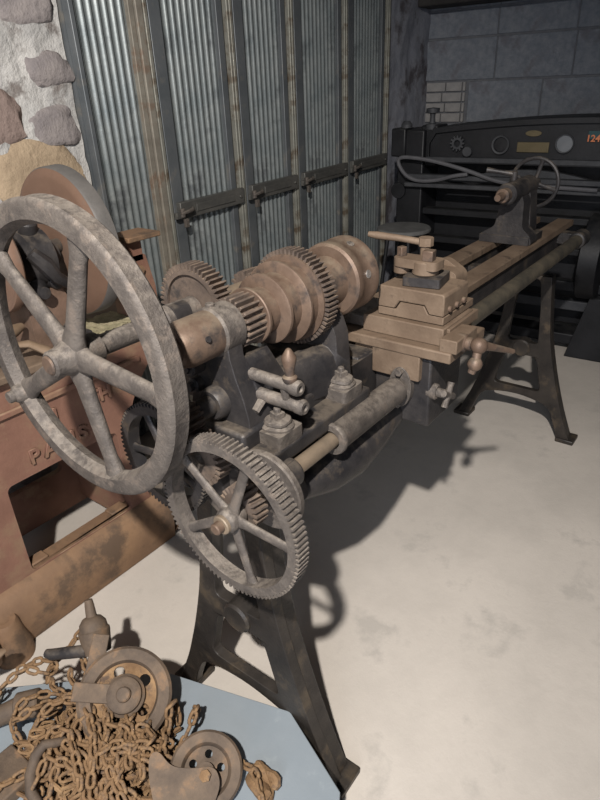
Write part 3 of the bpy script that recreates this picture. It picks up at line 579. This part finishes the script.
# ------------------------------------------------------------------ cart with pulley blocks and chain
TZ = .20
tr = thing('grey_tray_table', 'low blue-grey painted sheet-metal table under the rusty chains, in the foreground', 'table', (.35, .85, 0))
tpts = [(.731, .653), (.625, 1.003), (.335, 1.325), (.02, 1.25), (-.08, .80), (.10, .42), (.40, .30), (.643, .443)]
bm = B(); prism(bm, tpts, (0, 0, TZ - .012), XA, YA, ZA * .012); part('table_sheet', bm, TRAYM, tr, bev=.002)
bm = B()
cc = V((.32, .84)); ins = [(V(p) - cc) * .93 + cc for p in tpts]
prism(bm, [(V(p) - cc) * .97 + cc for p in tpts], (0, 0, .10), XA, YA, ZA * .087, [ins]); part('apron', bm, TRAYM, tr)
for p in (tpts[0], tpts[2], tpts[3], tpts[5]):
    q = (V(p) - cc) * .86 + cc; bm = B(); box(bm, (q.x - .018, q.y - .018, 0), (q.x + .018, q.y + .018, TZ - .012)); part('leg', bm, TRAYM, tr, bev=.003)
# upper pulley block
pb = thing('large_pulley_block', 'rusty pulley block with big grooved wheel and upright yoke, upper one on grey table', 'pulley', (.52, 1.06, TZ))
wc = V((.49, .987, TZ + .062)); wn = V((-.31, -.46, .83)).normalized()
bm = B(); revolve(bm, wc, wn, [(-.018, .078), (-.020, .104), (-.014, .111), (-.004, .100), (.004, .100), (.014, .111), (.020, .104), (.018, .079), (.004, .073), (-.004, .073)], 56, closed=True); sh = part('sheave_rim', bm, PULL, pb)
bm = B(); u, v, w_ = frame(wn)
hs = [[(.055 * cos(t) + .014 * cos(q), .055 * sin(t) + .014 * sin(q)) for q in [2 * PI * k / 12 for k in range(12)]] for t in [2 * PI * j / 5 + .4 for j in range(5)]]
prism(bm, [(.077 * cos(t), .077 * sin(t)) for t in [2 * PI * k / 40 for k in range(40)]], wc - w_ * .005, u, v, w_ * .010, hs); part('sheave_web', bm, CHAIN, pb)
bm = B(); revolve(bm, wc, wn, [(-.03, 0), (-.03, .03), (.006, .048), (.02, .048), (.024, .042), (.036, .040), (.040, .034), (.040, 0)], 36); hubp = part('sheave_hub', bm, PULL, pb)
bm = B(); revolve(bm, wc + wn * .04, wn, [(0, .018), (.010, .017), (.013, .014), (.013, 0)], 20); part('axle_end', bm, PULL, hubp)
bm = B(); a = wc + wn * .034; bar(bm, a, V((.41, 1.07, TZ + .10)), .042, .012, up=wn); bar(bm, (.445, 1.055, TZ + .085), (.535, 1.115, TZ + .145), .016, .040, up=(-.3, .6, .3))
part('yoke_arm', bm, PULL, pb, bev=.002)
bm = B(); b0 = V((.535, 1.155, TZ + .085)); bd = V((.28, .42, .80)).normalized(); revolve(bm, b0, bd, [(-.02, 0), (-.02, .034), (.03, .040), (.036, .040), (.040, .036), (.055, .034), (.068, .024), (.072, .014), (.10, .012), (.115, .010), (.115, 0)], 28); part('swivel_shank', bm, PULL, pb)
bm = B(); tube(bm, [(.449, 1.261, TZ + .06), (.455, 1.245, TZ + .06), (.485, 1.20, TZ + .07), (.51, 1.16, TZ + .08)], [.011, .015, .016, .016], 12); part('side_pin', bm, DARK, pb)
pb.location += V((-.018, -.037, .05))
# lower pulley block
pl = thing('small_pulley_block', 'smaller rusty pulley block with curved cheek plate, at bottom edge of the grey table', 'pulley', (.47, .72, TZ))
w2 = V((.480, .692, TZ + .055)); n2 = V((-.35, -.42, .84)).normalized(); u, v, w_ = frame(n2)
bm = B(); revolve(bm, w2, n2, [(-.016, .054), (-.018, .076), (-.012, .081), (0, .072), (.012, .081), (.018, .076), (.016, .056), (.003, .048), (-.003, .048)], 48, closed=True); part('sheave_rim', bm, PULL, pl)
hs = [[(.033 * cos(t) + .009 * cos(q), .033 * sin(t) + .009 * sin(q)) for q in [2 * PI * k / 10 for k in range(10)]] for t in [2 * PI * j / 5 for j in range(5)]]
bm = B(); prism(bm, [(.056 * cos(t), .056 * sin(t)) for t in [2 * PI * k / 40 for k in range(40)]], w2 - w_ * .004, u, v, w_ * .008, hs); revolve(bm, w2, n2, [(-.02, .018), (.026, .018), (.028, .0)], 20); part('sheave_web', bm, PULL, pl)
ckp = [(-.125, .045), (-.105, .055), (-.075, .022), (-.03, .018), (.02, .022), (.035, -.01), (.02, -.055), (-.04, -.075), (-.10, -.06), (-.12, .0)]
e1 = V((.60, -.79, .0)).normalized(); e1 = (e1 - n2 * e1.dot(n2)).normalized(); e2 = n2.cross(e1)
bm = B(); prism(bm, rpoly([(a, b - .012) for a, b in ckp], .02), w2 + n2 * .026 - e1 * .0, e1, e2, n2 * .012); chk = part('cheek_plate', bm, PULL, pl, bev=.004)
bm = B(); hexnut(bm, w2 + n2 * .037 - e2 * .008, n2, .013, .012); part('axle_nut', bm, CHAIN, chk, bev=.001)
# shackle, dark swivel, wooden tip at left
bm = B(); tube(bm, [(.20, 1.27, TZ + .03), (.27, 1.225, TZ + .034), (.322, 1.20, TZ + .036)], [.022, .024, .028], 16); cyl(bm, (.318, 1.205, TZ + .037), (.362, 1.165, TZ + .042), .034, 24, ch=.004)
single('iron_swivel', bm, PULL, 'dark rusty round iron swivel lying left of the chain heap', 'swivel')
bm = B(); pts = [V((.325, .985, TZ + .095)), V((.306, .989, TZ + .105)), V((.287, 1.003, TZ + .11)), V((.264, 1.003, TZ + .10)), V((.239, .997, TZ + .07)), V((.223, .981, TZ + .04)), V((.222, .955, TZ + .018)), V((.24, .935, TZ + .012)), V((.26, .93, TZ + .012))]
tube(bm, pts, [.008, .010, .011, .012, .0125, .0125, .012, .010, .007], 14); single('lifting_hook', bm, PULL, 'thick curved rusty iron lifting hook standing in the chain near the bottom left corner', 'hook')
bm = B(); tube(bm, [(.30, 1.47, TZ), (.35, 1.45, TZ), (.385, 1.44, TZ), (.405, 1.435, TZ)], [.02, .022, .019, .008], 14, sy=.55, up=ZA); tube(bm, [(.20, 1.50, 0.012), (.26, 1.48, .10), (.32, 1.46, TZ)], .012, 8)
single('wooden_tool_end', bm, WOOD, 'rounded tan tool end sticking in at the left picture edge below the red foot beam', 'tool')
bm = B(); box(bm, (.06, 1.02, TZ + .0), (.26, 1.13, TZ + .035)); single('rusty_iron_bar', bm, PULL, 'flat rusty iron bar under the chain in the bottom left corner', 'bar', bev=.004)
bm = B(); bar(bm, (.20, 1.18, TZ + .012), (.33, 1.31, TZ + .012), .012, .004); single('pale_label_strip', bm, LOCKP, 'thin pale metal strip on the grey table at the left picture edge', 'strip')
# chain: interlocked links, alternate ones turned through 90 degrees
def link_mesh(L=.037, W=.0235, r=.0044):
    bm = B(); a = L / 2 - W / 2; pts = []
    for k in range(5): t = -PI / 2 + PI * k / 4; pts.append((a + (W / 2 - r) * cos(t), (W / 2 - r) * sin(t), 0))
    for k in range(5): t = PI / 2 + PI * k / 4; pts.append((-a + (W / 2 - r) * cos(t), (W / 2 - r) * sin(t), 0))
    tube(bm, pts, r, 6, closed=True, up=ZA); me = bpy.data.meshes.new('chain_link'); bmesh.ops.recalc_face_normals(bm, faces=bm.faces); bm.to_mesh(me); bm.free()
    me.polygons.foreach_set('use_smooth', [True] * len(me.polygons)); me.materials.append(CHAIN); return me
LM = link_mesh()
ch = thing('rusty_hoist_chain', 'long tangled rusty hoist chain heaped over the grey table in the foreground', 'chain', (.38, .98, TZ))
co = world_of(ch); nl = [0]
def heap(x, y):
    d = ((x - .365) / .17) ** 2 + ((y - .925) / .24) ** 2
    return TZ + .010 + .085 * max(0, 1 - d) ** .8 + .008 * noise.noise(V((x * 30, y * 30, 1)))
LIM = [298, 'chain_link']
def strand(pts, lift=0, step=.0268, jit=.35):
    # Catmull-Rom through the points, on top of the heap
    P = [V((p[0] + SH[0], p[1] + SH[1], (p[2] if len(p) > 2 else heap(p[0] + SH[0], p[1] + SH[1])) + lift)) for p in pts]; P = [P[0]] + P + [P[-1]]; path = []
    for i in range(1, len(P) - 2):
        for k in range(24):
            t = k / 24; a, b, c, d = P[i - 1:i + 3]
            path.append(.5 * (2 * b + (c - a) * t + (2 * a - 5 * b + 4 * c - d) * t * t + (3 * b - a - 3 * c + d) * t ** 3))
    path.append(P[-2]); acc = 0; last = path[0]; pos = [path[0]]
    for q in path[1:]:
        acc += (q - last).length; last = q
        if acc >= step: pos.append(q); acc = 0
    for i in range(len(pos) - 1):
        if nl[0] >= LIM[0]: return
        a, b = pos[i], pos[i + 1]; d = (b - a).normalized(); s = d.cross(ZA).normalized(); n = s.cross(d)
        ang = (PI / 4 if i % 2 else -PI / 4) + random.uniform(-jit, jit); y = s * cos(ang) + n * sin(ang); z = d.cross(y)
        M = Matrix((d, y, z)).transposed().to_4x4(); M.translation = (a + b) / 2 + V((0, 0, .004)) - co
        o = bpy.data.objects.new('chain_link', LM); COL.objects.link(o); o.parent = ch; o.matrix_local = M; nl[0] += 1
top = TZ; SH = [0, 0]
strand([(.565, 1.215, top + .10), (.52, 1.22, top + .09), (.475, 1.215, top + .07), (.43, 1.225, top + .05), (.40, 1.19, top + .05)])
strand([(.375, 1.30, top + .04), (.42, 1.245, top + .075), (.44, 1.20, top + .07), (.40, 1.185, top + .085), (.37, 1.22, top + .11), (.31, 1.255, top + .07), (.26, 1.26, top + .03)])
SH = [-.012, -.035]
strand([(.50, 1.19, top + .085), (.485, 1.15, top + .085), (.465, 1.115, top + .08), (.455, 1.07, top + .085), (.475, 1.02, top + .09), (.50, .97, top + .085), (.52, .92, top + .05)], .006)
strand([(.30, 1.20, top + .03), (.30, 1.165, top + .06), (.335, 1.15, top + .075), (.38, 1.145), (.42, 1.10), (.425, 1.05), (.40, .99), (.375, .93), (.35, .87), (.33, .80)], .022)
strand([(.345, 1.13), (.385, 1.12), (.41, 1.06), (.395, 1.0), (.37, .95), (.34, .91), (.30, .87)], .03)
strand([(.50, .985, top + .06), (.48, .95), (.45, .93), (.42, .92), (.39, .90), (.36, .86), (.34, .80)], .02)
strand([(.53, .93, top + .05), (.50, .92), (.475, .895), (.44, .87), (.41, .84), (.38, .80)], .016)
strand([(.55, .885, top + .075), (.53, .88, top + .085), (.51, .87), (.48, .85), (.45, .82), (.42, .79)], .02)
strand([(.575, .86, top + .02), (.585, .85, top + .055), (.565, .83, top + .085), (.535, .82, top + .07), (.505, .815, top + .05), (.48, .80)], .004)
strand([(.47, .98), (.44, .99), (.41, .96), (.43, .91), (.40, .87), (.37, .83)], .026)
strand([(.33, 1.06), (.35, 1.02), (.33, .97), (.31, .92), (.28, .88)], .024)
strand([(.30, 1.04), (.29, 1.0), (.31, .95), (.29, .9)], .02)
strand([(.12, 1.10, top + .045), (.16, 1.09, top + .045), (.20, 1.08, top + .045), (.25, 1.06, top + .045), (.29, 1.04)])
strand([(.45, .90), (.47, .87), (.44, .85), (.40, .89), (.36, .91), (.33, .88)], .03)
strand([(.46, 1.01), (.43, 1.02), (.38, 1.02), (.35, .99), (.37, .94), (.41, .93)], .012)
strand([(.55, .70, top + .03), (.56, .66, top + .04), (.545, .62, top + .05), (.52, .59, top + .03), (.50, .57, top + .015)])
while nl[0] < 290:
    x, y = random.uniform(.29, .47), random.uniform(.80, 1.08); q = [(x, y)]; a = random.uniform(-2.4, -1.2)
    for k in range(5): a += random.uniform(-.6, .6); x += .04 * cos(a); y += .04 * sin(a); q.append((x, y))
    strand(q, random.uniform(0, .02))
ch2 = thing('rusty_load_chain', 'shorter loop of rusty chain lying left of the main heap, over the iron swivel', 'chain', (.30, 1.12, TZ))
ch_main, ch, co, nl[0], SH = ch, ch2, world_of(ch2), 0, [0, 0]
strand([(.40, 1.13, top + .05), (.37, 1.15, top + .07), (.33, 1.17, top + .075), (.29, 1.17, top + .05), (.275, 1.13, top + .02), (.29, 1.09, top + .03), (.32, 1.06, top + .05), (.35, 1.04, top + .07)])
strand([(.38, 1.10, top + .05), (.345, 1.12, top + .05), (.31, 1.12, top + .03), (.30, 1.08, top + .03), (.28, 1.05, top + .02), (.29, 1.01, top + .04)])
strand([(.41, 1.19, top + .05), (.395, 1.15, top + .06), (.40, 1.11, top + .07), (.39, 1.07, top + .08), (.41, 1.03, top + .08), (.39, .99, top + .09)])
strand([(.45, 1.16, top + .07), (.43, 1.12, top + .07), (.43, 1.08, top + .075), (.415, 1.04, top + .085), (.42, 1.0, top + .085)])
strand([(.25, 1.10, top + .012), (.27, 1.07, top + .012), (.26, 1.03, top + .012), (.29, .99, top + .02)])
strand([(.53, .845, top + .02), (.555, .87, top + .04), (.56, .90, top + .03), (.545, .92, top + .02)])
ch = ch_main; co = world_of(ch)
bm = B()      # shadowed mass of buried links below the picked-out ones
for k in range(650):
    x, y = random.gauss(.365, .085), random.gauss(.92, .12); h = heap(x, y)
    if h < TZ + .014: continue
    a = random.uniform(0, 6.3); d = V((cos(a), sin(a), random.uniform(-.4, .4))).normalized(); s = d.cross(ZA).normalized(); n = s.cross(d); g = random.uniform(0, 3); yv = s * cos(g) + n * sin(g); c = V((x, y, TZ + .006 + random.random() * (h - TZ - .004)))
    pts = [c + d * (.009 * sg) + (d * cos(t) * sg + yv * sin(t)) * .0078 for sg, ts in ((1, (-PI / 2, -PI / 6, PI / 6, PI / 2)), (-1, (PI / 2, PI / 6, -PI / 6, -PI / 2))) for t in ts]
    tube(bm, pts, .004, 5, closed=True)
part('buried_links', bm, CHAIN, ch, kind='stuff')
bm = B(); pts = [V((.548 + .022 * cos(t), .590 + .03 * sin(t * 1.3), TZ + .012 + .018 * (1 + sin(t * 2.1)) / 2)) for t in [k * .35 for k in range(40)]]
tube(bm, pts, .011, 8); single('rusty_wire_bundle', bm, CHAIN, 'small bundle of rusty twisted wire right of the lower pulley block', 'wire')
# ------------------------------------------------------------------ dark machine in front of the back wall
dm = thing('dark_console_machine', 'large black machine with arched instrument console and long rails, against the block wall', 'machine', LP(4.2, .9, 0))
MA = 3.9
def bprism(bm, pts, a0, a1, holes=()): return prism(bm, pts, LD * a0, ND, ZA, LD * (a1 - a0), holes)
arch = [(1.60, 1.13), (1.60, 1.27)] + [(1.56 - 1.9 * t, 1.30 + .085 * math.sin(PI * min(1, .12 + t * .8))) for t in [k / 14 for k in range(15)]] + [(-.4, 1.13)]
bm = B(); bprism(bm, arch, MA, MA + .35); con = part('console', bm, MACH, dm, bev=.008)
inn = [(p[0] * .97 + .03, p[1] - .03 if p[1] > 1.2 else p[1] + .03) for p in arch]
bm = B(); bprism(bm, arch, MA - .025, MA, [inn]); part('console_bezel', bm, MACH, con, bev=.004)
bm = B(); lbox(bm, MA - .03, MA, -.4, 1.6, 1.135, 1.165); part('console_sill', bm, MACHP, con, bev=.004)
def cring(d, z, r, wd): bm = B(); revolve(bm, LP(MA - .012, d, z), -LD, [(0, r - wd), (.012, r - wd), (.014, r), (0, r)], 32, closed=True); return bm
part('dial_ring', cring(1.135, 1.24, .052, .010), MACHP, con); bm = B(); revolve(bm, LP(MA, 1.135, 1.24), -LD, [(0, .04), (.01, .04), (.012, 0)], 24); part('dial_face', bm, MACH, con)
part('dial_ring', cring(.775, 1.25, .05, .006), MACHP, con); bm = B(); revolve(bm, LP(MA, .775, 1.25), -LD, [(0, .045), (.014, .045), (.015, 0)], 28); part('dial_face', bm, DIAL, con, label='pale round gauge face')
bm = B(); lbox(bm, MA - .012, MA, .86, 1.04, 1.20, 1.255); part('name_plate', bm, BRASS, con, bev=.002)
bm = B(); bprism(bm, [(.955 + .045 * cos(t), 1.302 + .016 * sin(t)) for t in [2 * PI * k / 20 for k in range(20)]], MA - .012, MA); part('oval_plate', bm, BRASS, con)
bm = B(); gear(bm, LP(MA - .02, 1.40, 1.245), .045, 12, .02, .02, .012, ax=LD); revolve(bm, LP(MA - .02, 1.33, 1.20), -LD, [(0, .03), (.02, .028), (.02, 0)], 16); part('small_gear', bm, MACHP, con)
bm = B(); lbox(bm, MA - .01, MA, .42, .66, 1.275, 1.315); part('number_strip', bm, TEAL, con)
letters('124', .048, .002, ORNG, con, LP(MA - .014, .668, 1.262), -ND, ZA, 'orange_numeral', label='orange numerals')
bm = B(); lbox(bm, MA - .02, MA + .28, 1.62, 1.80, .0, 1.32); lbox(bm, MA - .04, MA + .1, 1.74, 1.84, 1.16, 1.33); lbox(bm, MA + .02, MA + .2, 1.55, 1.66, 1.10, 1.345); part('left_column', bm, MACH, dm, bev=.01)
bm = B(); revolve(bm, LP(MA + .05, 1.60, 1.32), ZA, [(0, .04), (.03, .04), (.035, .02), (.07, .016), (.09, .018), (.095, .042), (.12, .042), (.125, 0)], 20); part('column_knob', bm, MACHP, dm)
bm = B(); revolve(bm, LP(MA + .02, 1.76, 1.33), ZA, [(0, .035), (.02, .035), (.04, .02), (.04, 0)], 14); part('column_cap', bm, MACHP, dm)
for z0, z1, M in ((1.035, 1.065, MACHP), (.985, 1.012, MACHP), (.80, .84, MACH), (.62, .66, MACH), (.40, .46, MACH), (.28, .34, MACHP)):
    bm = B(); lbox(bm, MA - .08 if z0 > .9 else MA + .02, MA - .03 if z0 > .9 else MA + .1, -.4, 1.72, z0, z1); part('long_rail', bm, M, dm, bev=.005)
bm = B(); bprism(bm, [(1.45 - 1.0 * t, 1.02 + .085 * sin(PI * t)) for t in [k / 12 for k in range(13)]], MA - .02, MA + .02); part('curved_cover', bm, MACHP, dm, bev=.004)
bm = B(); lbox(bm, MA + .25, MA + .3, -.4, 1.7, .12, 1.15); part('rear_panel', bm, MACH, dm)
bm = B(); lbox(bm, MA + .0, MA + .16, -.4, 1.7, .06, .13); part('base_rail', bm, MACH, dm, bev=.008)
for d in (1.62, .44):
    bm = B(); bprism(bm, [(d - .14, 0), (d + .14, 0), (d + .05, .40), (d - .05, .40)], MA - .06, MA + .02); part('foot', bm, MACH, dm, bev=.008)
bm = B(); revolve(bm, LP(MA + .05, .52, .62), ND * -1, [(-.06, 0), (-.06, .23), (-.05, .25), (.05, .25), (.06, .23), (.06, 0)], 40); part('belt_drum', bm, MACH, dm)
bm = B(); revolve(bm, LP(MA - .02, 1.78, .95), -LD, [(0, .05), (.02, .05), (.02, 0)], 20); part('column_cap', bm, MACH, dm)
hp = [LP(MA - .1, d, z) for d, z in ((.55, 1.02), (.9, 1.03), (1.1, 1.045), (1.3, 1.10), (1.5, 1.145), (1.66, 1.165), (1.745, 1.16), (1.75, 1.12), (1.70, 1.06), (1.62, 1.03), (1.5, 1.035), (1.38, 1.065), (1.28, 1.08))]
P = [hp[0]] + hp + [hp[-1]]; pth = []
for i in range(1, len(P) - 2):
    for k in range(5):
        t = k / 5; a, b, c, d = P[i - 1:i + 3]; pth.append(.5 * (2 * b + (c - a) * t + (2 * a - 5 * b + 4 * c - d) * t * t + (3 * b - a - 3 * c + d) * t ** 3))
bm = B(); tube(bm, pth, .012, 8); single('grey_hose', bm, HOSE, 'grey rubber hose looping in front of the black console machine', 'hose')
# stool
st = thing('round_stool', 'dark round-seated stool at the right end of the lockers, before the black machine', 'stool', LP(3.62, 1.62, 0))
sx, sy = 3.50, 1.86
st.location = (sx, sy, 0)
bm = B(); revolve(bm, (sx, sy, .745), ZA, [(0, 0), (0, .165), (.006, .172), (.018, .172), (.026, .165), (.03, .12), (.03, 0)], 40); part('seat', bm, mat('worn_grey_seat', (.10, .10, .10), (.15, .15, .145), 10, .7, 0, .2, 60), st)
for k in range(4):
    a = PI / 4 + k * PI / 2; bm = B(); tube(bm, [(sx + .10 * cos(a), sy + .10 * sin(a), .745), (sx + .18 * cos(a), sy + .18 * sin(a), 0.0)], .013, 8); part('leg', bm, MACH, st)
bm = B(); revolve(bm, (sx, sy, .26), ZA, [(.007 * cos(q), .155 + .007 * sin(q)) for q in [2 * PI * k / 6 for k in range(6)]], 32, closed=True); part('foot_ring', bm, MACH, st)
